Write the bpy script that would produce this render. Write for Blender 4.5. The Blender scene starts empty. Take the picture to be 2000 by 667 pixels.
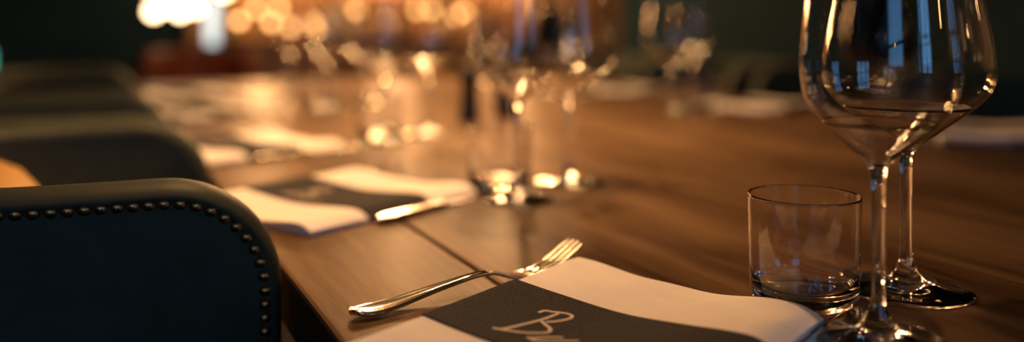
import bpy, bmesh, math, random
from mathutils import Vector, Matrix
random.seed(7)
S = bpy.context.scene
COL = S.collection

# ------------------------------------------------------------------ camera
# world = table coordinates: x across the table (0 = edge on the chair side), y along it, z up
F, HOR, CX = 1740.0, 50.0, 1000.0
TOP, EYE = 0.75, 0.942
YAW = math.atan((CX - 185.0) / F)
SN, CS = math.sin(YAW), math.cos(YAW)
CAM = Vector((-0.1353, -0.5346, EYE))
cd = bpy.data.cameras.new('camera')
cam = bpy.data.objects.new('camera', cd)
COL.objects.link(cam)
cam.location = CAM
cam.rotation_euler = (math.pi / 2, 0, -YAW)
cd.sensor_width = 36.0
cd.lens = F / 2000.0 * 36.0
cd.shift_y = -(333.5 - HOR) / 2000.0
cd.clip_start = 0.02
cd.dof.use_dof = True
cd.dof.focus_distance = 0.61
cd.dof.aperture_fstop = 1.6
S.camera = cam

# ------------------------------------------------------------------ world, exposure
W = bpy.data.worlds.new('dusk')
S.world = W
W.use_nodes = True
wb = W.node_tree.nodes['Background']
wb.inputs['Color'].default_value = (0.13, 0.33, 0.62, 1)
wb.inputs['Strength'].default_value = 5.2
S.view_settings.view_transform = 'Standard'
S.view_settings.look = 'None'
S.view_settings.exposure = -0.15
S.view_settings.gamma = 1.0
S.view_settings.use_curve_mapping = False
S.cycles.use_denoising = True
S.cycles.sample_clamp_indirect = 160.0
S.cycles.max_bounces = 14
S.cycles.transmission_bounces = 14
S.cycles.blur_glossy = 0.3

WARM = (1.0, 0.51, 0.20)
L_PENDANT, L_SCONCE, L_CLUSTER, L_GLOBE = 600.0, 95.0, 15.0, 9.0


def pix(px, py, z):
    """the point at height z seen at photo pixel px, py"""
    d = (EYE - z) * F / (py - HOR)
    xc = (px - CX) / F * d
    return Vector((CAM.x + xc * CS + d * SN, CAM.y - xc * SN + d * CS, z))


def pixd(px, py, d):
    xc = (px - CX) / F * d
    return Vector((CAM.x + xc * CS + d * SN, CAM.y - xc * SN + d * CS, EYE - (py - HOR) / F * d))


# ------------------------------------------------------------------ materials
def mat(name):
    m = bpy.data.materials.new(name)
    m.use_nodes = True
    return m, m.node_tree, m.node_tree.nodes['Principled BSDF']


def plain(name, col, rough=0.5, metal=0.0, coat=0.0, noise=0.0, scale=40.0, bump=0.0, spec=None):
    m, t, p = mat(name)
    p.inputs['Base Color'].default_value = (*col, 1)
    p.inputs['Roughness'].default_value = rough
    p.inputs['Metallic'].default_value = metal
    p.inputs['Coat Weight'].default_value = coat
    if spec is not None:
        p.inputs['Specular IOR Level'].default_value = spec
    if noise or bump:
        tc = t.nodes.new('ShaderNodeTexCoord')
        n = t.nodes.new('ShaderNodeTexNoise')
        n.inputs['Scale'].default_value = scale
        n.inputs['Detail'].default_value = 5
        t.links.new(tc.outputs['Object'], n.inputs['Vector'])
        if noise:
            r = t.nodes.new('ShaderNodeValToRGB')
            r.color_ramp.elements[0].position = 0.3
            r.color_ramp.elements[1].position = 0.7
            r.color_ramp.elements[0].color = (*[c * (1 - noise) for c in col], 1)
            r.color_ramp.elements[1].color = (*[min(1, c * (1 + noise)) for c in col], 1)
            t.links.new(n.outputs['Fac'], r.inputs['Fac'])
            t.links.new(r.outputs['Color'], p.inputs['Base Color'])
        if bump:
            b = t.nodes.new('ShaderNodeBump')
            b.inputs['Strength'].default_value = bump
            b.inputs['Distance'].default_value = 0.002
            t.links.new(n.outputs['Fac'], b.inputs['Height'])
            t.links.new(b.outputs['Normal'], p.inputs['Normal'])
    return m


def emit(name, col, strength):
    m, t, p = mat(name)
    p.inputs['Base Color'].default_value = (*col, 1)
    p.inputs['Emission Color'].default_value = (*col, 1)
    p.inputs['Emission Strength'].default_value = strength
    return m


def glass(name, col=(1, 1, 1), rough=0.0, ior=1.5):
    m, t, p = mat(name)
    p.inputs['Base Color'].default_value = (*col, 1)
    p.inputs['Roughness'].default_value = rough
    p.inputs['IOR'].default_value = ior
    p.inputs['Transmission Weight'].default_value = 1.0
    return m


def thin_glass(name):
    """a thin clear wall: passes straight through, mirrors a little, more at a slant"""
    m = bpy.data.materials.new(name)
    m.use_nodes = True
    t = m.node_tree
    t.nodes.remove(t.nodes['Principled BSDF'])
    out = t.nodes['Material Output']
    tr = t.nodes.new('ShaderNodeBsdfTransparent')
    gl = t.nodes.new('ShaderNodeBsdfGlossy'); gl.inputs['Roughness'].default_value = 0.0
    lw = t.nodes.new('ShaderNodeLayerWeight'); lw.inputs['Blend'].default_value = 0.5
    pw = t.nodes.new('ShaderNodeMath'); pw.operation = 'POWER'; pw.inputs[1].default_value = 4.5
    ma = t.nodes.new('ShaderNodeMath'); ma.operation = 'MULTIPLY_ADD'
    ma.inputs[1].default_value = 0.92; ma.inputs[2].default_value = 0.045
    mx = t.nodes.new('ShaderNodeMixShader')
    tr.inputs['Color'].default_value = (0.985, 0.985, 0.98, 1)
    t.links.new(lw.outputs['Facing'], pw.inputs[0]); t.links.new(pw.outputs[0], ma.inputs[0])
    t.links.new(ma.outputs[0], mx.inputs[0]); t.links.new(tr.outputs[0], mx.inputs[1]); t.links.new(gl.outputs[0], mx.inputs[2])
    t.links.new(mx.outputs[0], out.inputs['Surface'])
    return m


def wood(name, dark, light, rough, scale=1.0, bump=0.25, axis=1, spec=0.4):
    m, t, p = mat(name)
    p.inputs['Specular IOR Level'].default_value = spec
    tc = t.nodes.new('ShaderNodeTexCoord')
    oi = t.nodes.new('ShaderNodeObjectInfo')
    ad = t.nodes.new('ShaderNodeVectorMath'); ad.operation = 'MULTIPLY_ADD'
    cb = t.nodes.new('ShaderNodeCombineXYZ')
    for k in range(3):
        t.links.new(oi.outputs['Random'], cb.inputs[k])
    mp = t.nodes.new('ShaderNodeMapping')
    sc = [9 * scale, 9 * scale, 9 * scale]; sc[axis] = 0.8 * scale
    mp.inputs['Scale'].default_value = sc
    t.links.new(tc.outputs['Object'], mp.inputs['Vector'])
    ad.inputs[1].default_value = (37, 37, 37)
    t.links.new(cb.outputs[0], ad.inputs[0]); t.links.new(mp.outputs[0], ad.inputs[2])
    n = t.nodes.new('ShaderNodeTexNoise')
    n.inputs['Scale'].default_value = 1.6; n.inputs['Detail'].default_value = 8
    n.inputs['Roughness'].default_value = 0.62; n.inputs['Distortion'].default_value = 0.7
    t.links.new(ad.outputs[0], n.inputs['Vector'])
    f = t.nodes.new('ShaderNodeTexNoise')
    f.inputs['Scale'].default_value = 14; f.inputs['Detail'].default_value = 6
    t.links.new(ad.outputs[0], f.inputs['Vector'])
    mx = t.nodes.new('ShaderNodeMath'); mx.operation = 'MULTIPLY_ADD'
    mx.inputs[1].default_value = 0.35
    t.links.new(f.outputs['Fac'], mx.inputs[0]); t.links.new(n.outputs['Fac'], mx.inputs[2])
    r = t.nodes.new('ShaderNodeValToRGB')
    e = r.color_ramp.elements
    e[0].position = 0.48; e[0].color = (*dark, 1)
    e[1].position = 0.86; e[1].color = (*light, 1)
    t.links.new(mx.outputs[0], r.inputs['Fac']); t.links.new(r.outputs['Color'], p.inputs['Base Color'])
    b = t.nodes.new('ShaderNodeBump')
    b.inputs['Strength'].default_value = bump; b.inputs['Distance'].default_value = 0.0012
    t.links.new(f.outputs['Fac'], b.inputs['Height']); t.links.new(b.outputs['Normal'], p.inputs['Normal'])
    mr = t.nodes.new('ShaderNodeMapRange')
    mr.inputs['From Min'].default_value = 0.3; mr.inputs['From Max'].default_value = 1.0
    mr.inputs['To Min'].default_value = rough - 0.06; mr.inputs['To Max'].default_value = rough + 0.1
    t.links.new(mx.outputs[0], mr.inputs['Value']); t.links.new(mr.outputs[0], p.inputs['Roughness'])
    return m


def twill(name):
    m, t, p = mat(name)
    tc = t.nodes.new('ShaderNodeTexCoord')
    mp = t.nodes.new('ShaderNodeMapping')
    mp.inputs['Rotation'].default_value = (0, 0, math.radians(38))
    t.links.new(tc.outputs['Object'], mp.inputs['Vector'])
    w = t.nodes.new('ShaderNodeTexWave')
    w.inputs['Scale'].default_value = 240; w.inputs['Distortion'].default_value = 1.2
    w.inputs['Detail'].default_value = 2; w.inputs['Detail Scale'].default_value = 3
    t.links.new(mp.outputs[0], w.inputs['Vector'])
    n = t.nodes.new('ShaderNodeTexNoise'); n.inputs['Scale'].default_value = 700
    t.links.new(tc.outputs['Object'], n.inputs['Vector'])
    mu = t.nodes.new('ShaderNodeMath'); mu.operation = 'MULTIPLY'
    t.links.new(w.outputs['Fac'], mu.inputs[0]); t.links.new(n.outputs['Fac'], mu.inputs[1])
    r = t.nodes.new('ShaderNodeValToRGB')
    r.color_ramp.elements[0].position = 0.1; r.color_ramp.elements[0].color = (0.005, 0.0055, 0.007, 1)
    r.color_ramp.elements[1].position = 0.6; r.color_ramp.elements[1].color = (0.085, 0.088, 0.095, 1)
    t.links.new(mu.outputs[0], r.inputs['Fac']); t.links.new(r.outputs['Color'], p.inputs['Base Color'])
    b = t.nodes.new('ShaderNodeBump'); b.inputs['Strength'].default_value = 0.5
    b.inputs['Distance'].default_value = 0.0006
    t.links.new(w.outputs['Fac'], b.inputs['Height']); t.links.new(b.outputs['Normal'], p.inputs['Normal'])
    p.inputs['Roughness'].default_value = 0.9
    p.inputs['Specular IOR Level'].default_value = 0.2
    return m


M = dict(
    table=wood('table_wood', (0.036, 0.018, 0.009), (0.155, 0.098, 0.053), 0.34, spec=0.015),
    under=wood('table_frame_wood', (0.03, 0.016, 0.008), (0.08, 0.045, 0.02), 0.5),
    linen=plain('white_linen', (0.80, 0.77, 0.74), 0.85, noise=0.03, scale=60, bump=0.08, spec=0.2),
    denim=twill('charcoal_twill'),
    print=plain('cream_print', (0.62, 0.52, 0.43), 0.8, noise=0.1, scale=500),
    steel=plain('polished_steel', (0.80, 0.77, 0.72), 0.13, 1.0, noise=0.02, scale=200),
    glass=glass('clear_glass'),
    thin=thin_glass('thin_glass_wall'),
    leather=plain('dark_green_leather', (0.040, 0.050, 0.037), 0.5, noise=0.12, scale=30, bump=0.12, spec=0.10),
    lit_back=plain('lit_back_tan', (0.42, 0.25, 0.08), 0.7, noise=0.08, scale=60),  # tan of warm light on leather, for the added pad
    rust=plain('rust_leather', (0.075, 0.018, 0.011), 0.6, noise=0.15, scale=30, spec=0.1),
    brass=plain('aged_brass', (0.45, 0.27, 0.12), 0.3, 1.0),
    black=plain('black_paint', (0.012, 0.011, 0.011), 0.45, noise=0.1),
    ebony=plain('dark_stained_wood', (0.018, 0.010, 0.008), 0.4, noise=0.3, scale=20),
    floor=wood('floor_wood', (0.012, 0.008, 0.006), (0.03, 0.02, 0.013), 0.6, spec=0.04),
    walld=plain('dark_blue_green_wall', (0.013, 0.032, 0.042), 0.7, noise=0.12, scale=6, spec=0.04),
    wallb=plain('brown_plaster_wall', (0.34, 0.19, 0.09), 0.75, noise=0.15, scale=4),
    ceil=plain('dull_ceiling', (0.16, 0.14, 0.12), 0.8, noise=0.1, scale=5),
    bar=wood('bar_wood', (0.10, 0.05, 0.022), (0.24, 0.13, 0.06), 0.45, axis=2),
    pane=glass('window_pane_glass', (0.9, 0.95, 1.0), 0.0, 1.05),
    bulb=emit('pendant_bulb_glow', WARM, L_PENDANT),
    sconce=emit('sconce_glow', WARM, L_SCONCE),
    bulb_dim=emit('far_pendant_bulb_glow', WARM, L_PENDANT * 0.6),
    roombulb=emit('room_bulb_glow', WARM, 60.0),
    cluster=emit('cluster_bulb_glow', (1.0, 0.66, 0.36), L_CLUSTER),
    globe=emit('small_globe_glow', (1.0, 0.50, 0.17), L_GLOBE),
    cool=emit('cool_screen_glow', (0.62, 0.85, 1.0), 1.1),
    teal=emit('teal_lamp_glow', (0.10, 0.55, 0.45), 2.0),
    amber=glass('amber_bottle_glass', (0.75, 0.38, 0.10), 0.02),
    green=glass('green_bottle_glass', (0.25, 0.45, 0.22), 0.02),
    cream=plain('cream_wax', (0.72, 0.60, 0.44), 0.6, noise=0.05),
    paper=plain('cream_label_paper', (0.7, 0.6, 0.45), 0.8, noise=0.05),
)


# ------------------------------------------------------------------ mesh helpers
def link(name, me, material=None, parent=None, smooth=False):
    o = bpy.data.objects.new(name, me)
    COL.objects.link(o)
    if material:
        me.materials.append(M[material])
    if smooth:
        for p in me.polygons:
            p.use_smooth = True
    if parent:
        o.parent = parent
    return o


def from_bm(bm, name):
    bmesh.ops.recalc_face_normals(bm, faces=bm.faces[:])
    me = bpy.data.meshes.new(name)
    bm.to_mesh(me)
    bm.free()
    return me


def box(name, lo, hi, material, parent=None, bevel=0.0, seg=2):
    bm = bmesh.new()
    bmesh.ops.create_cube(bm, size=1.0)
    for v in bm.verts:
        v.co = Vector([(lo[k] + hi[k]) / 2 + v.co[k] * (hi[k] - lo[k]) for k in range(3)])
    if bevel:
        bmesh.ops.bevel(bm, geom=bm.edges[:], offset=bevel, segments=seg, affect='EDGES', profile=0.6)
    return link(name, from_bm(bm, name), material, parent)


def lathe_mesh(name, prof, seg=48):
    """prof: (r, z) from axis to axis, or a closed loop when its ends meet away from the axis"""
    bm = bmesh.new()
    rings = []
    for r, z in prof:
        if r < 1e-6:
            rings.append([bm.verts.new((0, 0, z))])
        else:
            rings.append([bm.verts.new((r * math.cos(2 * math.pi * k / seg), r * math.sin(2 * math.pi * k / seg), z)) for k in range(seg)])
    for a, b in zip(rings[:-1], rings[1:]):
        for k in range(seg):
            k2 = (k + 1) % seg
            if len(a) == 1 and len(b) == 1:
                continue
            if len(a) == 1:
                bm.faces.new((a[0], b[k], b[k2]))
            elif len(b) == 1:
                bm.faces.new((a[k], b[0], a[k2]))
            else:
                bm.faces.new((a[k], b[k], b[k2], a[k2]))
    return from_bm(bm, name)


def lathe(name, prof, material, parent=None, seg=32, loc=None):
    o = link(name, lathe_mesh(name, prof, seg), material, parent, True)
    if loc is not None:
        o.location = loc
    return o


def spline(pts, n):
    """Catmull-Rom through pts, n steps a span"""
    P = [Vector(p) for p in pts]
    P = [2 * P[0] - P[1]] + P + [2 * P[-1] - P[-2]]
    out = []
    for i in range(1, len(P) - 2):
        for k in range(n):
            t = k / n
            a, b, c, d = P[i - 1], P[i], P[i + 1], P[i + 2]
            out.append(0.5 * ((2 * b) + (c - a) * t + (2 * a - 5 * b + 4 * c - d) * t * t + (3 * b - a - 3 * c + d) * t ** 3))
    out.append(P[-2])
    return out


def lerp_table(tab, x):
    """smooth curve through the (x, y) pairs of tab"""
    n = len(tab)
    if x <= tab[0][0]:
        return tab[0][1]
    if x >= tab[-1][0]:
        return tab[-1][1]
    i = max(k for k in range(n - 1) if tab[k][0] <= x)

    def slope(k):
        a, b = tab[max(k - 1, 0)], tab[min(k + 1, n - 1)]
        return (b[1] - a[1]) / (b[0] - a[0])
    (x0, y0), (x1, y1) = tab[i], tab[i + 1]
    h = x1 - x0
    t = (x - x0) / h
    return ((2 * t ** 3 - 3 * t * t + 1) * y0 + (t ** 3 - 2 * t * t + t) * h * slope(i)
            + (3 * t * t - 2 * t ** 3) * y1 + (t ** 3 - t * t) * h * slope(i + 1))


def tube(name, pts, r, material, parent=None, seg=8):
    bm = bmesh.new()
    rings = []
    P = [Vector(p) for p in pts]
    for i, p in enumerate(P):
        d = (P[min(i + 1, len(P) - 1)] - P[max(i - 1, 0)]).normalized()
        a = d.cross(Vector((0.13, 0.2, 0.97))).normalized()
        if a.length < 0.1:
            a = Vector((1, 0, 0))
        b = d.cross(a)
        rings.append([bm.verts.new(p + r * (math.cos(2 * math.pi * k / seg) * a + math.sin(2 * math.pi * k / seg) * b)) for k in range(seg)])
    for a, b in zip(rings[:-1], rings[1:]):
        for k in range(seg):
            bm.faces.new((a[k], b[k], b[(k + 1) % seg], a[(k + 1) % seg]))
    bm.faces.new(rings[0]); bm.faces.new(rings[-1])
    return link(name, from_bm(bm, name), material, parent, True)


def empty(name, loc, rz=0.0):
    o = bpy.data.objects.new(name, None)
    o.empty_display_size = 0.05
    COL.objects.link(o)
    o.location = loc
    o.rotation_euler = (0, 0, rz)
    return o


def tag(o, label, cat, group=None):
    o['label'] = label
    o['category'] = cat
    if group:
        o['group'] = group
    return o


def struct(o):
    o['kind'] = 'structure'
    return o


def copy_tree(o, parent=None):
    c = o.copy()
    COL.objects.link(c)
    if parent:
        c.parent = parent
    for ch in list(o.children):
        copy_tree(ch, c)
    return c


ORD = ['nearest', 'second', 'third', 'fourth', 'fifth', 'sixth']

# ------------------------------------------------------------------ room shell
X0, X1, Y0, Y1, H = -2.3, 3.7, -2.7, 5.6, 2.9
struct(box('floor', (X0, Y0, -0.1), (X1, Y1, 0), 'floor'))
struct(box('ceiling', (X0, Y0, H), (X1, Y1, H + 0.1), 'ceil'))
struct(box('wall_left', (X0 - 0.1, Y0 - 0.1, 0), (X0, Y1 + 0.1, H), 'walld'))
struct(box('wall_right', (X1, Y0 - 0.1, 0), (X1 + 0.1, Y1 + 0.1, H), 'walld'))
# the far wall: dark on the left, a warm plastered bay behind the bar
struct(box('wall_back', (X0, Y1, 0), (0.42, Y1 + 0.1, H), 'walld'))
struct(box('wall_bay', (0.42, Y1 - 0.03, 0), (X1, Y1 + 0.1, H), 'wallb'))
# the wall behind the camera with two tall windows on the blue evening
wins = [(-1.45, -0.35), (0.95, 1.65)]
wz0, wz1 = 0.8, 2.3
wf = struct(box('wall_front', (X0, Y0 - 0.1, 0), (X1, Y0, wz0), 'walld'))
struct(box('wall_front_lintel', (X0, Y0 - 0.1, wz1), (X1, Y0, H), 'walld'))
xs = [X0] + [v for w in wins for v in w] + [X1]
for k in range(0, len(xs), 2):
    struct(box('wall_front_pier', (xs[k], Y0 - 0.1, wz0), (xs[k + 1], Y0, wz1), 'walld'))
for k, (a, b) in enumerate(wins):
    w = struct(empty('window_%d' % (k + 1), ((a + b) / 2, Y0 - 0.05, wz0)))
    hw = (b - a) / 2
    hh = wz1 - wz0
    for lo, hi in (((-hw, -0.03, 0), (-hw + 0.05, 0.03, hh)), ((hw - 0.05, -0.03, 0), (hw, 0.03, hh)),
                   ((-hw + 0.05, -0.03, 0), (hw - 0.05, 0.03, 0.05)), ((-hw + 0.05, -0.03, hh - 0.05), (hw - 0.05, 0.03, hh)),
                   ):
        box('frame_bar', lo, hi, 'black', w)
    cols, rows = [-hw + 0.05, -hw / 3, hw / 3, hw - 0.05], [0.05, hh / 3, 2 * hh / 3, hh - 0.05]
    for c in cols[1:-1]:
        box('glazing_bar', (c - 0.02, -0.025, 0.05), (c + 0.02, 0.025, hh - 0.05), 'black', w)
    for i in range(3):
        xa, xb = cols[i] + (0.02 if i else 0), cols[i + 1] - (0.02 if i < 2 else 0)
        for rr in rows[1:-1]:
            box('glazing_bar', (xa, -0.025, rr - 0.02), (xb, 0.025, rr + 0.02), 'black', w)
        for j in range(3):
            box('pane', (xa, -0.003, rows[j] + (0.02 if j else 0)), (xb, 0.003, rows[j + 1] - (0.02 if j < 2 else 0)), 'pane', w)

# ------------------------------------------------------------------ table
TW, TY0, TY1 = 1.45, -1.15, 2.62
table = tag(empty('dining_table', (0, 0, 0)), 'long brown wooden dining table of wide planks laid with place settings', 'table')
seams = [0, 0.138, 0.489, 0.665, 0.84, 1.02, 1.20, TW]
for a, b in zip(seams[:-1], seams[1:]):
    ga = 0.0 if a == 0 else 0.0011
    gb = 0.0 if b == TW else 0.0011
    box('plank', (a + ga, TY0, TOP - 0.045), (b - gb, TY1, TOP), 'table', table, 0.0032, 2)
box('batten', (0.05, TY0 + 0.1, TOP - 0.075), (TW - 0.05, TY0 + 0.2, TOP - 0.046), 'under', table)
box('batten', (0.05, TY1 - 0.2, TOP - 0.075), (TW - 0.05, TY1 - 0.1, TOP - 0.046), 'under', table)
box('batten', (0.05, 0.68, TOP - 0.075), (TW - 0.05, 0.78, TOP - 0.046), 'under', table)
for x in (0.34, TW - 0.34):
    for y in (TY0 + 0.15, TY1 - 0.15):
        box('leg', (x - 0.045, y - 0.045, 0), (x + 0.045, y + 0.045, TOP - 0.076), 'under', table, 0.006)

# ------------------------------------------------------------------ napkins with printed band
NZ = 0.0135
P0 = pix(1130, 502, TOP + NZ)
PA = pix(690, 667, TOP + NZ)
A = (PA - P0); A.z = 0; A.normalize()
ANG = math.atan2(A.y, A.x)
Bv = Vector((-A.y, A.x, 0))
NL, NB = 0.250, 0.188
BA0 = (pix(1020, 550, TOP + NZ) - P0).dot(A)
BA1 = (pix(825, 615, TOP + NZ) - P0).dot(A)


def nap_top(a, b):
    z = lerp_table([(0, NZ), (0.03, 0.0105), (0.085, 0.0066), (0.13, 0.0085), (0.16, 0.0105), (0.176, 0.0098), (NB, 0.004)], b)
    z += 0.0010 * math.sin(a * 31 + 0.6) * math.sin(b * 36 + 0.4)
    z += 0.0007 * math.sin(a * 83 + b * 95) * max(0, 1 - a / 0.08)
    return z


def nap_bot(a, b):
    return max(0.0006, min(nap_top(a, b) - 0.0055, 0.006)) if b < 0.03 else 0.0006


def sheet(name, a0, a1, na, nb, off, material, parent):
    bm = bmesh.new()
    top, bot = [], []
    b0, b1 = -off, NB + off
    for i in range(na + 1):
        a = a0 + (a1 - a0) * i / na
        rt, rb = [], []
        for j in range(nb + 1):
            b = b0 + (b1 - b0) * j / nb
            bc = min(max(b, 0), NB)
            rt.append(bm.verts.new((a, b, nap_top(a, bc) + off)))
            rb.append(bm.verts.new((a, b, max(nap_bot(a, bc) - off, 0.0002))))
        top.append(rt); bot.append(rb)
    for i in range(na):
        for j in range(nb):
            bm.faces.new((top[i][j], top[i + 1][j], top[i + 1][j + 1], top[i][j + 1]))
            bm.faces.new((bot[i][j], bot[i][j + 1], bot[i + 1][j + 1], bot[i + 1][j]))
        bm.faces.new((top[i][0], bot[i][0], bot[i + 1][0], top[i + 1][0]))
        bm.faces.new((top[i][nb], top[i + 1][nb], bot[i + 1][nb], bot[i][nb]))
    for i in (0, na):
        for j in range(nb):
            bm.faces.new((top[i][j], top[i][j + 1], bot[i][j + 1], bot[i][j]))
    o = link(name, from_bm(bm, name), material, parent, True)
    md = o.modifiers.new('edges', 'EDGE_SPLIT')
    md.split_angle = math.radians(50)
    return o


def ribbon(bm, pts, w, zfun):
    """flat printed stroke, pts in napkin (a, b), lying on the band"""
    n = len(pts)
    L, R = [], []
    for i, p in enumerate(pts):
        d = (pts[min(i + 1, n - 1)] - pts[max(i - 1, 0)])
        d = Vector((d.x, d.y)).normalized()
        q = Vector((-d.y, d.x)) * w / 2
        for lst, s in ((L, 1), (R, -1)):
            a, b = p.x + s * q.x, p.y + s * q.y
            lst.append(bm.verts.new((a, b, zfun(a, b))))
    for i in range(n - 1):
        bm.faces.new((L[i], L[i + 1], R[i + 1], R[i]))


def to_nap(px, py):
    z = TOP + 0.008
    for _ in range(6):
        p = pix(px, py, z)
        a, b = (p - P0).dot(A), (p - P0).dot(Bv)
        z = TOP + nap_top(a, min(max(b, 0), NB)) + 0.001
    return Vector((a, b, 0))


napkin = empty('napkin', (P0.x, P0.y, TOP), ANG)
sheet('cloth', 0, NL, 60, 46, 0.0, 'linen', napkin)
band = sheet('band', BA0, BA1, 24, 46, 0.0011, 'denim', napkin)
band['label'] = 'charcoal twill band wrapped round the napkin'
bm = bmesh.new()
zt = lambda a, b: nap_top(a, b) + 0.0014
zz = lambda lst: [to_nap(940 + x * 0.16, 590 + y * 0.16) for x, y in lst]
strokes = [
    [(700, 128), (780, 104), (860, 118), (960, 128), (1055, 143), (1108, 168), (1085, 198), (985, 224), (870, 240), (790, 240)],
    [(945, 138), (860, 172), (710, 222), (500, 275), (300, 322), (215, 334)],
    [(735, 232), (790, 282), (838, 322), (836, 358), (780, 374), (620, 378), (450, 365), (300, 342), (140, 316)],
    [(560, 425), (600, 442), (700, 436), (850, 430), (1000, 434)],
    [(600, 442), (660, 470), (820, 482), (1000, 478), (1190, 474)],
]
for s in strokes:
    ribbon(bm, spline(zz(s), 5), 0.0023, zt)
link('lettering', from_bm(bm, 'lettering'), 'print', band)['label'] = 'cream handwritten letter B printed on the band'

# ------------------------------------------------------------------ fork, knife
FZ = [(0, 0.0062), (0.012, 0.0044), (0.03, 0.0048), (0.065, 0.0088), (0.10, 0.0122), (0.118, 0.0112), (0.134, 0.0060), (0.150, 0.0040), (0.168, 0.0075), (0.2, 0.0225)]
FW = [(0, 0.004), (0.003, 0.0135), (0.011, 0.0205), (0.022, 0.0210), (0.06, 0.0118), (0.10, 0.0062), (0.116, 0.0062), (0.130, 0.0150), (0.142, 0.0235), (0.154, 0.0245)]


def strip(name, x0, x1, n, wfun, zfun, th, rim, material, parent, yfun=lambda x: 0.0):
    """a lofted flat bar with a raised rim; zfun gives the top centre"""
    bm = bmesh.new()
    prof = [(-1, -0.5), (-0.97, 0.1), (-0.80, 1.0), (-0.62, 0.35), (0, 0.0), (0.62, 0.35), (0.80, 1.0), (0.97, 0.1), (1, -0.5), (0.8, -1.4), (0, -1.9), (-0.8, -1.4)]
    rings = []
    for i in range(n + 1):
        x = x0 + (x1 - x0) * i / n
        w, z, y0 = wfun(x) / 2, zfun(x), yfun(x)
        rings.append([bm.verts.new((x, y0 + u * w, z + (v * rim if v > 0 else v * th / 1.9))) for u, v in prof])
    m = len(prof)
    for a, b in zip(rings[:-1], rings[1:]):
        for k in range(m):
            bm.faces.new((a[k], b[k], b[(k + 1) % m], a[(k + 1) % m]))
    bm.faces.new(rings[0]); bm.faces.new(rings[-1])
    return link(name, from_bm(bm, name), material, parent, True)


fork = empty('fork', (0, 0, 0))
fz = lambda x: lerp_table(FZ, x)
fw = lambda x: lerp_table(FW, x)
strip('handle', 0, 0.112, 60, fw, fz, 0.0030, 0.0011, 'steel', fork)
strip('head', 0.112, 0.155, 26, fw, fz, 0.0026, 0.0003, 'steel', fork)
for k in range(4):
    yy = (-1.5 + k) * 0.0063
    strip('tine', 0.1545, 0.2 - (0.0015 if k in (0, 3) else 0), 16, lambda x: 0.0042 - 0.0022 * (x - 0.155) / 0.045, fz, 0.0022, 0.0001, 'steel', fork,
          lambda x, yy=yy: yy * (1 - 0.10 * (x - 0.155) / 0.045))
f0, f1 = pix(684, 612, TOP + 0.004), pix(1108, 471, TOP + 0.0225)
fork.location = (f0.x, f0.y, TOP)
fork.rotation_euler = (0, 0, math.atan2(f1.y - f0.y, f1.x - f0.x))

knife = empty('table_knife', (0, 0, 0))
KW = [(0, 0.006), (0.006, 0.013), (0.02, 0.0165), (0.06, 0.0125), (0.098, 0.0115), (0.102, 0.0115)]
BWt = [(0.1, 0.0115), (0.112, 0.0165), (0.17, 0.0185), (0.2, 0.0165), (0.216, 0.009), (0.222, 0.002)]
strip('handle', 0, 0.102, 40, lambda x: lerp_table(KW, x), lambda x: 0.0058, 0.0050, 0.0007, 'steel', knife)
strip('blade', 0.101, 0.222, 30, lambda x: lerp_table(BWt, x), lambda x: 0.0030, 0.0020, 0.0002, 'steel', knife)
kp = P0 + A * (0.222 - 0.046) + Bv * (NB + 0.0125)
knife.location = (kp.x, kp.y, TOP)
knife.rotation_euler = (0, 0, ANG + math.pi)

# ------------------------------------------------------------------ glasses
def wine_mesh(name, foot, stem, zj, bowl, wall):
    """bowl: outer (r, z) from the junction upward"""
    out = [(0, 0.0008), (foot * 0.55, 0.0004), (foot - 0.002, 0.0003), (foot - 0.0004, 0.0008), (foot, 0.0014), (foot - 0.0006, 0.0022), (foot * 0.8, 0.0031),
           (foot * 0.55, 0.0046), (foot * 0.36, 0.0068), (foot * 0.24, 0.0100), (stem * 1.75, 0.0150), (stem * 1.25, 0.0210), (stem, 0.030), (stem * 0.93, zj * 0.6), (stem, zj - 0.012)]
    full = [(p.x, p.y) for p in spline([(stem * 1.15, zj - 0.004, 0)] + [(r, z, 0) for r, z in bowl], 6)]
    cut = 6 * 3 + 3
    cone, sp = full[:cut + 1], full[cut:]
    cin = []
    for i in range(len(cone)):
        a, b = cone[max(i - 1, 0)], cone[min(i + 1, len(cone) - 1)]
        dx, dz = b[0] - a[0], b[1] - a[1]
        l = math.hypot(dx, dz)
        t = wall + 0.0022 * (1 - i / (len(cone) - 1)) ** 1.5
        q = (cone[i][0] - dz / l * t, cone[i][1] + dx / l * t)
        if q[0] > 0.004:
            cin.append(q)
    out += cone + cin[::-1] + [(0.0018, cin[0][1] - 0.0012), (0, cin[0][1] - 0.0015)]
    inner = []
    for i in range(len(sp)):
        a, b = sp[max(i - 1, 0)], sp[min(i + 1, len(sp) - 1)]
        dx, dz = b[0] - a[0], b[1] - a[1]
        l = math.hypot(dx, dz)
        inner.append((sp[i][0] - dz / l * wall, sp[i][1] + dx / l * wall))
    r, z = sp[-1]
    shell = [inner[0]] + sp + [(r - wall * 0.5, z + wall * 0.5)] + inner[::-1]
    me = lathe_mesh(name, out, 72)
    bm = bmesh.new()
    bm.from_mesh(me)
    for f in bm.faces:
        f.material_index = 0
    n0 = len(bm.faces)
    bm.from_mesh(lathe_mesh(name + '_bowl', shell, 72))
    bm.faces.ensure_lookup_table()
    for f in bm.faces[n0:]:
        f.material_index = 1
    bm.to_mesh(me)
    bm.free()
    return me


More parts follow.
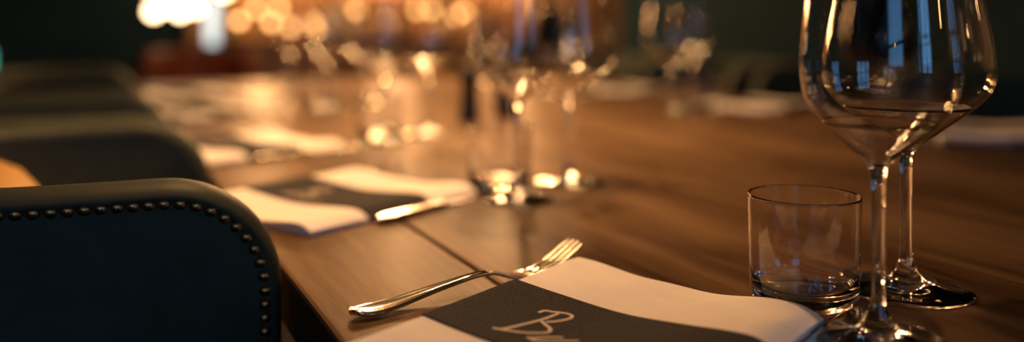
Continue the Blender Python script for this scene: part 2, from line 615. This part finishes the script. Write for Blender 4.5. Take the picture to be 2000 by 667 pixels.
RED = wine_mesh('wine_glass_wide', 0.0455, 0.0042, 0.100,
                [(0.0085, 0.1045), (0.0235, 0.1165), (0.0400, 0.1295), (0.0500, 0.1385), (0.0566, 0.1475), (0.0588, 0.159), (0.0570, 0.178), (0.0515, 0.207), (0.0455, 0.240)], 0.0010)
WHITE = wine_mesh('wine_glass_slim', 0.0410, 0.0042, 0.1035,
                  [(0.0075, 0.1085), (0.0170, 0.1170), (0.0295, 0.1280), (0.0395, 0.1385), (0.0450, 0.1490), (0.0474, 0.164), (0.0470, 0.180), (0.0445, 0.205), (0.0405, 0.235)], 0.0010)
TUM = lathe_mesh('water_tumbler', [(0, 0.0012), (0.026, 0.0008), (0.031, 0.0006), (0.0350, 0.0018), (0.0375, 0.0050), (0.0383, 0.0095), (0.0387, 0.020), (0.0393, 0.045), (0.0397, 0.0685), (0.03975, 0.0697), (0.0396, 0.0705), (0.0392, 0.0708), (0.0388, 0.0705),
                                   (0.03865, 0.0697), (0.0386, 0.0685), (0.0381, 0.045), (0.0375, 0.026), (0.0372, 0.020), (0.0362, 0.0150), (0.0330, 0.0108), (0.0265, 0.0086), (0.015, 0.0080), (0, 0.0079)], 72)
TUM.transform(Matrix.Diagonal((0.955, 0.955, 1.06, 1)))
WHITE.transform(Matrix.Diagonal((0.98, 0.98, 1, 1)))
for me in (RED, WHITE, TUM):
    me.materials.append(M['glass'])
    me.materials.append(M['thin'])
    for p in me.polygons:
        p.use_smooth = True

g_red = pix(1770, 566, TOP)
g_white = pix(1716, 664, TOP)
g_tum = pix(1570, 589, TOP)
centre = Vector((0.166, -0.015, TOP))
STEP = 0.522


near_names = ['nearest the camera', 'second along the chair side', 'third along the chair side', 'fourth along the chair side', 'fifth along the chair side']
opp_names = ['nearest across the table', 'second across the table', 'third across the table', 'fourth across the table']


def place(kind, base, xf, first):
    o = base if first else copy_tree(base)
    m = xf @ Matrix.LocRotScale(base_loc[kind], base_rot[kind], None)
    o.location = m.to_translation()
    o.rotation_euler = m.to_euler()
    return o


base_loc = {k: b.location.copy() for k, b in (('napkin', napkin), ('fork', fork), ('knife', knife))}
base_rot = {k: b.rotation_euler.copy() for k, b in (('napkin', napkin), ('fork', fork), ('knife', knife))}


def setting(xf, where, first, gxf=None):
    for kind, base, cat, lab in (('napkin', napkin, 'napkin', 'white napkin in charcoal band'),
                                 ('fork', fork, 'fork', 'silver fork behind the napkin'),
                                 ('knife', knife, 'knife', 'silver table knife before the napkin')):
        if kind == 'fork' and where in near_names[1:3]:
            continue
        o = place(kind, base, xf, first)
        if first:
            lab = {'napkin': 'white folded napkin with sharp lettered charcoal band, nearest the camera',
                   'fork': 'silver fork lying sharp in focus beside the nearest napkin',
                   'knife': 'table knife with blade tip showing by the sharp tumbler'}[kind]
        else:
            lab = lab + ' at the place setting ' + where
        tag(o, lab, cat, {'napkin': 'napkins in twill bands', 'fork': 'forks on the table', 'knife': 'knives on the table'}[kind])
    gxf = gxf or xf
    for nm, me, loc, cat, lab, l1 in (('wine_glass', RED, g_red, 'wine glass', 'wide bowled empty wine glass', 'wide bowled empty wine glass at right, behind the slimmer one'),
                                      ('wine_glass', WHITE, g_white, 'wine glass', 'slimmer empty wine glass', 'slimmer empty wine glass at right, foremost beside the tumbler'),
                                      ('water_tumbler', TUM, g_tum, 'tumbler', 'low clear water tumbler', 'low clear water tumbler in focus right of the lettered napkin')):
        o = bpy.data.objects.new(nm, me)
        COL.objects.link(o)
        o.location = gxf @ loc
        tag(o, l1 if first else lab + ' at the place setting ' + where, cat, 'glasses at the place settings')


def about(c, ang, shift):
    return Matrix.Translation(shift) @ Matrix.Translation(c) @ Matrix.Rotation(ang, 4, 'Z') @ Matrix.Translation(-c)


setting(Matrix.Identity(4), '', True)
jit = [0, 0.05, -0.04, 0.03, -0.02]
near_shift = [(0, 0), (-0.035, 0.497), (-0.065, 0.955), (-0.05, 1.58), (-0.03, 2.10)]
near_foot = [None, (1010, 390), (752, 277), (640, 212), (568, 176)]     # foot of the slim glass in the photo
for k in range(1, 5):
    setting(about(centre, jit[k], Vector((*near_shift[k], 0))), near_names[k], False,
            Matrix.Translation(pix(*near_foot[k], TOP) - g_white))
for k, y in enumerate((0.49, 1.06, 1.62, 2.17)):
    setting(about(centre, math.pi + jit[k + 1], Vector((TW - 0.166 - 0.02 - centre.x, y - centre.y, 0))), opp_names[k], False)

# ------------------------------------------------------------------ mills on the table
for k, (px, py) in enumerate(((917, 238), (984, 226))):
    p = pix(px, py, TOP)
    r = empty('pepper_mill', p)
    h = 0.118 - 0.012 * k
    lathe('body', [(0, 0), (0.024, 0), (0.0245, 0.004), (0.022, 0.012), (0.019, 0.035), (0.0165, h * 0.55), (0.018, h * 0.68), (0.0205, h * 0.72), (0, h * 0.72)], 'ebony', r)
    lathe('head', [(0, h * 0.722), (0.019, h * 0.722), (0.0215, h * 0.78), (0.0205, h * 0.88), (0.014, h * 0.96), (0, h * 0.98)], 'ebony', r)
    lathe('knob', [(0, h * 0.97), (0.005, h * 0.975), (0.0055, h * 0.99), (0.003, h), (0, h)], 'brass', r, 16)
    tag(r, ['dark wooden mill on the table, left of the blurred wine glasses', 'shorter dark mill seen behind the blurred wine glass stem'][k], 'mill', 'mills on the table')

# ------------------------------------------------------------------ tub chairs
CW, CT, CR = 0.50, 0.046, 0.085          # width, wall thickness, front corner radius
ZT = 0.831
CWc = (CW - CT) / 2
LS, RB = 0.11, 0.24


def chair_path():
    """centre line points (x, y, nx, ny, s): near arm front -> back -> far arm front"""
    ss = [CR * (1 - math.cos(math.pi / 2 * k / 14)) for k in range(15)]
    ss[1:1] = [0.0004, 0.0012, 0.0022]
    ss = sorted(set(ss)) + [CR + (LS - CR) * k / 8 for k in range(1, 9)]
    arm = [(-s, -CWc, 0, -1, s) for s in ss]
    arc = []
    n = 28
    for k in range(1, n):
        t = math.pi * k / n
        x, y = -LS - RB * math.sin(t) ** 0.8, -CWc * (1 if math.cos(t) >= 0 else -1) * abs(math.cos(t)) ** 0.8
        arc.append([x, y])
    full = [(a[0], a[1]) for a in arm] + [tuple(p) for p in arc] + [(a[0], -a[1]) for a in arm[::-1]]
    out = []
    m = len(full)
    for i, (x, y) in enumerate(full):
        if i < len(arm):
            out.append((x, y, 0, -1, arm[i][4]))
        elif i >= m - len(arm):
            out.append((x, y, 0, 1, arm[m - 1 - i][4]))
        else:
            dx, dy = full[i + 1][0] - full[i - 1][0], full[i + 1][1] - full[i - 1][1]
            l = math.hypot(dx, dy)
            out.append((x, y, dy / l, -dx / l, 1.0))
    # outward normal of a path that runs backwards along the near arm is (dy, -dx)
    return [(x, y, nx if abs(nx) + abs(ny) else 0, ny, s) for x, y, nx, ny, s in out]


def fix_norm(p):
    x, y, nx, ny, s = p
    c = Vector((x + LS, y))
    if s == 1.0 and c.dot(Vector((nx, ny))) < 0:
        nx, ny = -nx, -ny
    return x, y, nx, ny, s


def wall_z(s):
    if s < CR:
        return ZT - CR + math.sqrt(max(0, CR * CR - (CR - s) ** 2))
    return ZT


def edge_dist(s, z):
    if s < CR:
        if z > ZT - CR:
            return CR - math.hypot(s - CR, z - (ZT - CR))
        return s
    return ZT - z


def sstep(a, b, x):
    t = min(1, max(0, (x - a) / (b - a)))
    return t * t * (3 - 2 * t)


def half_thick(d, outer):
    re = 0.0165
    o = CT / 2 * (math.sqrt(max(0, 1 - (1 - min(d, re) / re) ** 2)))
    if outer:
        o -= 0.0045 * sstep(0.0110, 0.0145, d) - 0.0020 * sstep(0.0170, 0.045, d)
    else:
        o += 0.012 * sstep(0.02, 0.14, d)
    return o


def make_chair(label, studs, leather='leather'):
    r = tag(empty('tub_chair', (0, 0, 0)), label, 'chair', 'tub chairs round the table')
    path = [fix_norm(p) for p in chair_path()]
    drops = [0, 0.0003, 0.001, 0.002, 0.0035, 0.0055, 0.008, 0.0095, 0.011, 0.0125, 0.014, 0.0165, 0.0185, 0.0205, 0.0225, 0.026, 0.032, 0.042, 0.058, 0.08, 0.12, 0.18, 0.28, 0.40, 0.50]
    bm = bmesh.new()
    rings = []
    for x, y, nx, ny, s in path:
        zt = wall_z(s)
        outer, inner = [], []
        for d in drops:
            z = max(zt - d * (zt - 0.30) / 0.52, 0.30) if d > 0.1 else zt - d
            ed = edge_dist(s, z)
            oo, oi = half_thick(ed, True), half_thick(ed, False)
            outer.append(bm.verts.new((x + nx * oo, y + ny * oo, z)))
            inner.append(bm.verts.new((x - nx * oi, y - ny * oi, z)))
        rings.append(outer[::-1] + inner)
    for a, b in zip(rings[:-1], rings[1:]):
        m = len(a)
        for k in range(m):
            bm.faces.new((a[k], b[k], b[(k + 1) % m], a[(k + 1) % m]))
    bm.faces.new(rings[0]); bm.faces.new(rings[-1])
    bmesh.ops.remove_doubles(bm, verts=bm.verts[:], dist=0.00004)
    link('shell', from_bm(bm, 'shell'), leather, r, True)
    # padded seat
    bm = bmesh.new()
    bmesh.ops.create_cube(bm, size=1.0)
    for v in bm.verts:
        v.co = Vector((-0.20 + v.co.x * 0.44, v.co.y * 0.385, 0.41 + v.co.z * 0.10))
    bmesh.ops.bevel(bm, geom=bm.edges[:], offset=0.035, segments=4, affect='EDGES', profile=0.5)
    link('seat', from_bm(bm, 'seat'), leather, r, True)
    box('seat_frame', (-0.42, -0.19, 0.29), (-0.005, 0.19, 0.358), 'ebony', r)
    for sx in (-0.38, -0.03):
        for sy in (-0.17, 0.17):
            bm = bmesh.new()
            bmesh.ops.create_cone(bm, cap_ends=True, segments=12, radius1=0.013, radius2=0.021, depth=0.29)
            bmesh.ops.translate(bm, verts=bm.verts[:], vec=(sx, sy, 0.145))
            link('leg', from_bm(bm, 'leg'), 'ebony', r, True)
    if studs:
        me = lathe_mesh('stud', [(0.0044, 0), (0.0042, 0.0012), (0.0032, 0.0025), (0.0017, 0.0033), (0, 0.0035)], 12)
        me.materials.append(M['brass'])
        for p in me.polygons:
            p.use_smooth = True
        D, pitch = 0.0150, 0.0100
        pos = []
        z = ZT - CR - 9 * pitch
        while z < ZT - CR:
            pos.append((D, z)); z += pitch
        n = int((CR - D) * math.pi / 2 / pitch)
        for k in range(n + 1):
            t = math.pi / 2 * k / n
            pos.append((CR - (CR - D) * math.cos(t), ZT - CR + (CR - D) * math.sin(t)))
        spots = [(Vector((-s, -CWc - CT / 2 + 0.0042, z)), Vector((0, -1, 0))) for s, z in pos]
        need, run = pitch, 0.0
        pp = [p for p in path if p[0] <= -CR + 1e-6 and p[1] < 0.05]
        for p, q in zip(pp[:-1], pp[1:]):
            l = math.hypot(q[0] - p[0], q[1] - p[1])
            while need <= run + l:
                t = (need - run) / l
                nr = Vector((p[2] + (q[2] - p[2]) * t, p[3] + (q[3] - p[3]) * t, 0)).normalized()
                c = Vector((p[0] + (q[0] - p[0]) * t, p[1] + (q[1] - p[1]) * t, ZT - D))
                spots.append((c + nr * (CT / 2 - 0.0042), nr))
                need += pitch
            run += l
        for c, nr in spots:
            o = bpy.data.objects.new('stud', me)
            COL.objects.link(o)
            o.parent = r
            o.location = c
            o.rotation_euler = nr.to_track_quat('Z', 'Y').to_euler()
    return r


ch_y = 0.136 + CW / 2
chair = make_chair('dark leather tub chair with nail studs, foremost at left', True)
chair.location = (-0.006, ch_y, 0)
plainc = make_chair('dark leather tub chair just beyond the studded one', False)
plainc.location = (-0.016, ch_y + STEP, 0)
labs = ['third blurred dark tub chair along the left table edge', 'farthest dark tub chair along the left table edge']
for k in range(2):
    c = copy_tree(plainc)
    c.location = (-0.02 - 0.01 * k, ch_y + STEP * (k + 2), 0)
    c['label'] = labs[k]
for k, y in enumerate((0.62, 1.17, 1.74, 2.30)):
    c = copy_tree(plainc)
    c.location = (TW + 0.05, y, 0)
    c.rotation_euler = (0, 0, math.pi)
    c['label'] = 'dark tub chair across the table, ' + ['partly behind the large wine glasses', 'left of the large wine glasses', 'third from the right', 'farthest from the camera'][k]

# added pad, its tan stands for warm light on the studded chair's inner back
bm = bmesh.new()
bmesh.ops.create_grid(bm, x_segments=24, y_segments=24, size=1.0)
vs = bm.verts[:]
up = {}
for v in vs:
    x, y = v.co.x, v.co.y
    e = max(0, (1 - abs(x) ** 4) * (1 - abs(y) ** 4)) ** 0.45
    pin = 1 - 0.06 * (1 - x * x) * abs(y) - 0.06 * (1 - y * y) * abs(x)
    v.co = Vector((0.178 * x * pin, 0.14 * y * pin, 0.05 * e))
    up[v] = bm.verts.new((v.co.x, v.co.y, -v.co.z - 0.0004))
for f in bm.faces[:]:
    bm.faces.new([up[v] for v in f.verts][::-1])
bmesh.ops.remove_doubles(bm, verts=bm.verts[:], dist=0.0006)
cu = tag(link('lit_back_pad', from_bm(bm, 'lit_back_pad'), 'lit_back', None, True), 'tan pad added for the lit inner back of the studded chair, at left edge', 'lit_back_pad')
cu.location = (-0.185, 0.43, 0.633)
cu.rotation_euler = (0, math.radians(74), 0)

# ------------------------------------------------------------------ lamps
def pendant(x, y, z, deep, label, glow='bulb'):
    """z = rim of the shade; deep = how far the bulb sits above the rim"""
    r = tag(empty('pendant_lamp', (x, y, z)), label, 'lamp', 'pendant lamps over the table')
    link('bulb', lathe_mesh('bulb', [(0.055 * math.sin(math.pi * k / 14), deep - 0.055 * math.cos(math.pi * k / 14)) for k in range(15)], 20), glow, r, True)
    lathe('socket', [(0, deep + 0.05), (0.018, deep + 0.05), (0.02, deep + 0.10), (0.012, deep + 0.12), (0, deep + 0.12)], 'brass', r, 20)
    lathe('shade', [(0.022, deep + 0.112), (0.06, deep + 0.108), (0.105, deep + 0.06), (0.125, deep * 0.5), (0.135, 0.0), (0.133, 0.0), (0.123, deep * 0.5), (0.103, deep + 0.058), (0.059, deep + 0.105), (0.022, deep + 0.109)], 'black', r, 32)
    tube('cord', [(0, 0, deep + 0.118), (0, 0, H - z)], 0.004, 'black', r)


pendant(0.18, 0.56, 1.58, 0.20, 'black pendant lamp with a deep shade over the chair side of the table')
pendant(0.66, 1.12, 1.46, 0.20, 'black pendant lamp with a deep shade over the middle of the table')
pendant(0.85, 2.15, 1.62, 0.02, 'black pendant lamp hanging over the far end of the table, nearest of three', 'bulb_dim')
pendant(0.80, 2.50, 1.60, 0.02, 'extra black pendant lamp added for glints over the far table end, farthest of three', 'bulb_dim')  # unseen extra lamp, added for more glints in the glasses
pendant(1.20, 2.45, 1.60, 0.02, 'extra black pendant lamp added for glints over the far table end, by the opposite chairs', 'bulb_dim')  # second added lamp out of view, also for glass glints

for k, x in enumerate((0.85, 1.75, 2.65)):
    r = tag(empty('wall_sconce', (x, Y1 - 0.03, 1.50)), ['left', 'middle', 'right'][k] + ' wall sconce above the bar on the brown wall', 'wall lamp', 'wall sconces above the bar')
    lathe('shade', [(0, -0.16), (0.055, -0.15), (0.075, 0.0), (0.06, 0.15), (0, 0.16)], 'sconce', r, 24, (0, -0.12, 0))
    box('bracket', (-0.03, -0.05, -0.05), (0.03, 0.0, 0.05), 'brass', r, 0.006)

# cluster of bare bulbs by the dark wall
cl = [(300, 22), (322, 12), (352, 22), (380, 14), (335, -25), (375, -28), (285, -30), (437, -18)]
for k, (px, py) in enumerate(cl):
    p = pixd(px, py, 4.35 + 0.08 * (k % 3))
    r = tag(empty('bare_bulb_lamp', p), 'bare glowing bulb hanging in the bright cluster, ' + ['lowest at its left', 'second from its left', 'lowest at its middle', 'lower right', 'upper middle', 'upper right', 'upper left', 'apart at its far right'][k], 'bulb', 'hanging bulb cluster')
    link('bulb', lathe_mesh('bulb', [(0.030 * math.sin(math.pi * j / 12), -0.030 * math.cos(math.pi * j / 12)) for j in range(13)], 16), 'cluster', r, True)
    lathe('socket', [(0, 0.027), (0.013, 0.027), (0.014, 0.07), (0, 0.075)], 'black', r, 12)
    tube('cord', [(0, 0, 0.07), (0, 0, H - p.z)], 0.003, 'black', r, 6)

for k, (x, y, z) in enumerate(((3.3, -0.9, 1.55), (3.35, 0.0, 1.70), (3.3, 0.9, 1.55), (2.3, -2.2, 1.65), (0.4, -2.25, 1.75), (-1.9, -1.2, 1.7))):
    r = tag(empty('bare_bulb_lamp', (x, y, z)), 'bare bulb lamp on a cord outside the view, ' + ['first by the right wall', 'second by the right wall', 'third by the right wall', 'in the near right corner', 'between the windows', 'by the left wall'][k], 'bulb', 'bulbs round the room')
    link('bulb', lathe_mesh('bulb', [(0.035 * math.sin(math.pi * j / 12), -0.035 * math.cos(math.pi * j / 12)) for j in range(13)], 16), 'roombulb', r, True)
    lathe('socket', [(0, 0.032), (0.013, 0.032), (0.014, 0.07), (0, 0.075)], 'black', r, 12)
    tube('cord', [(0, 0, 0.07), (0, 0, H - z)], 0.003, 'black', r, 6)

# ------------------------------------------------------------------ bar with bottles and small lamps
BY0, BY1, BZ = Y1 - 0.62, Y1 - 0.04, 0.86
bar = tag(empty('bar_counter', (1.75, (BY0 + BY1) / 2, 0)), 'brown wooden bar counter against the warm far wall', 'counter')
bw, bd = 1.28, (BY1 - BY0) / 2
box('carcass', (-bw + 0.02, -bd + 0.03, 0), (bw - 0.02, bd, BZ - 0.041), 'bar', bar)
box('countertop', (-bw, -bd - 0.02, BZ - 0.04), (bw, bd, BZ), 'table', bar, 0.004)
n = 8
for k in range(n):
    x0 = -bw + 0.03 + (2 * bw - 0.06) * k / n
    box('front_panel', (x0 + 0.012, -bd + 0.008, 0.08), (x0 + (2 * bw - 0.06) / n - 0.012, -bd + 0.029, BZ - 0.06), 'bar', bar, 0.005)


def on_bar(px, depth=0.0):
    """counter point at photo column px, depth from the counter front"""
    y = BY0 + 0.06 + depth
    t = math.atan((px - CX) / F) + YAW
    return Vector((CAM.x + (y - CAM.y) * math.tan(t), y, BZ))


gl = [(467, 0.05, 0.085), (500, 0.22, 0.16), (530, 0.05, 0.075), (568, 0.1, 0.045), (612, 0.03, 0.075), (617, 0.2, 0.03), (545, 0.3, 0.17), (697, 0.1, 0.155), (815, 0.16, 0.16), (842, 0.05, 0.16), (890, 0.1, 0.12), (905, 0.22, 0.15)]
for k, (px, dp, h) in enumerate(gl):
    p = on_bar(px, dp)
    r = tag(empty('globe_lamp', p), 'small warm globe lamp on the bar, %s from the left' % ['first', 'second', 'third', 'fifth', 'sixth', 'seventh', 'fourth', 'eighth', 'ninth', 'tenth', 'eleventh', 'last'][k], 'lamp', 'small globe lamps on the bar')
    lathe('stand', [(0, 0), (0.022, 0), (0.02, 0.006), (0.005, 0.01), (0.005, h), (0.012, h + 0.006), (0, h + 0.006)], 'brass', r, 14)
    link('globe', lathe_mesh('globe', [(0.022 * math.sin(math.pi * j / 12), h + 0.026 - 0.022 * math.cos(math.pi * j / 12)) for j in range(13)], 16), 'globe', r, True)

for k, (px, dp, mt, hh) in enumerate(((445, 0.3, 'green', 0.28), (585, 0.4, 'amber', 0.27), (640, 0.35, 'green', 0.29), (715, 0.35, 'amber', 0.26), (748, 0.4, 'green', 0.3), (775, 0.3, 'amber', 0.27), (860, 0.38, 'green', 0.29), (935, 0.3, 'amber', 0.28))):
    p = on_bar(px, dp)
    r = tag(empty('bottle', p), ('amber' if mt == 'amber' else 'green') + ' glass bottle on the bar, %s from the left' % ['first', 'second', 'third', 'fourth', 'fifth', 'sixth', 'seventh', 'eighth'][k], 'bottle', 'bottles on the bar')
    lathe('body', [(0, 0.001), (0.034, 0.001), (0.037, 0.006), (0.037, hh * 0.58), (0.030, hh * 0.68), (0.014, hh * 0.78), (0.013, hh * 0.97), (0.015, hh), (0, hh)], mt, r, 20)
    lathe('paper_label', [(0.0374, hh * 0.18), (0.0378, hh * 0.18), (0.0378, hh * 0.48), (0.0374, hh * 0.48)], 'paper', r, 20)
    lathe('stopper', [(0, hh + 0.0005), (0.012, hh + 0.0005), (0.012, hh + 0.02), (0, hh + 0.022)], 'black', r, 12)

for k, (px, hh) in enumerate(((664, 0.20), (682, 0.24))):
    p = on_bar(px, 0.06)
    r = tag(empty('pillar_candle', p), ['shorter', 'taller'][k] + ' cream pillar candle standing on the bar', 'candle', 'pillar candles on the bar')
    lathe('wax', [(0, 0), (0.026, 0), (0.027, 0.003), (0.027, hh), (0.022, hh + 0.002), (0, hh - 0.004)], 'cream', r, 20)
    tube('wick', [(0, 0, hh - 0.006), (0.001, 0, hh + 0.01)], 0.0012, 'black', r, 6)

# small cool screen by the bulbs, teal lamp at the far left
p = pixd(414, 52, 4.6)
r = tag(empty('screen_stand', (p.x, p.y, 0)), 'slim stand with a pale blue glowing screen below the bulb cluster', 'screen')
lathe('base', [(0, 0), (0.13, 0), (0.13, 0.012), (0.02, 0.02), (0, 0.02)], 'black', r, 24)
tube('pole', [(0, 0, 0.018), (0, 0, 0.84)], 0.012, 'black', r)
sc = box('housing', (-0.04, 0.0, 0.83), (0.04, 0.018, 1.10), 'black', r, 0.003)
scr = box('display', (-0.03, -0.002, 0.845), (0.03, -0.0005, 1.085), 'cool', r)
for o in (sc, scr):
    o.rotation_euler = (0, 0, -0.1)
p = pixd(-6, 118, 5.9)
r = tag(empty('teal_lamp', (p.x, Y1, p.z)), 'dim teal lamp low on the dark wall at far left', 'lamp')
box('housing', (-0.05, -0.05, -0.10), (0.05, 0.0, 0.10), 'black', r, 0.004)
box('lens', (-0.035, -0.058, -0.085), (0.035, -0.0505, 0.085), 'teal', r, 0.003)

# rust armchair in the gap before the bulbs
rc = make_chair('rust leather tub chair standing below the bright bulbs', False, 'rust')
q = pixd(380, 105, 4.0)
rc.location = (q.x, q.y, 0)
rc.rotation_euler = (0, 0, -2.0)
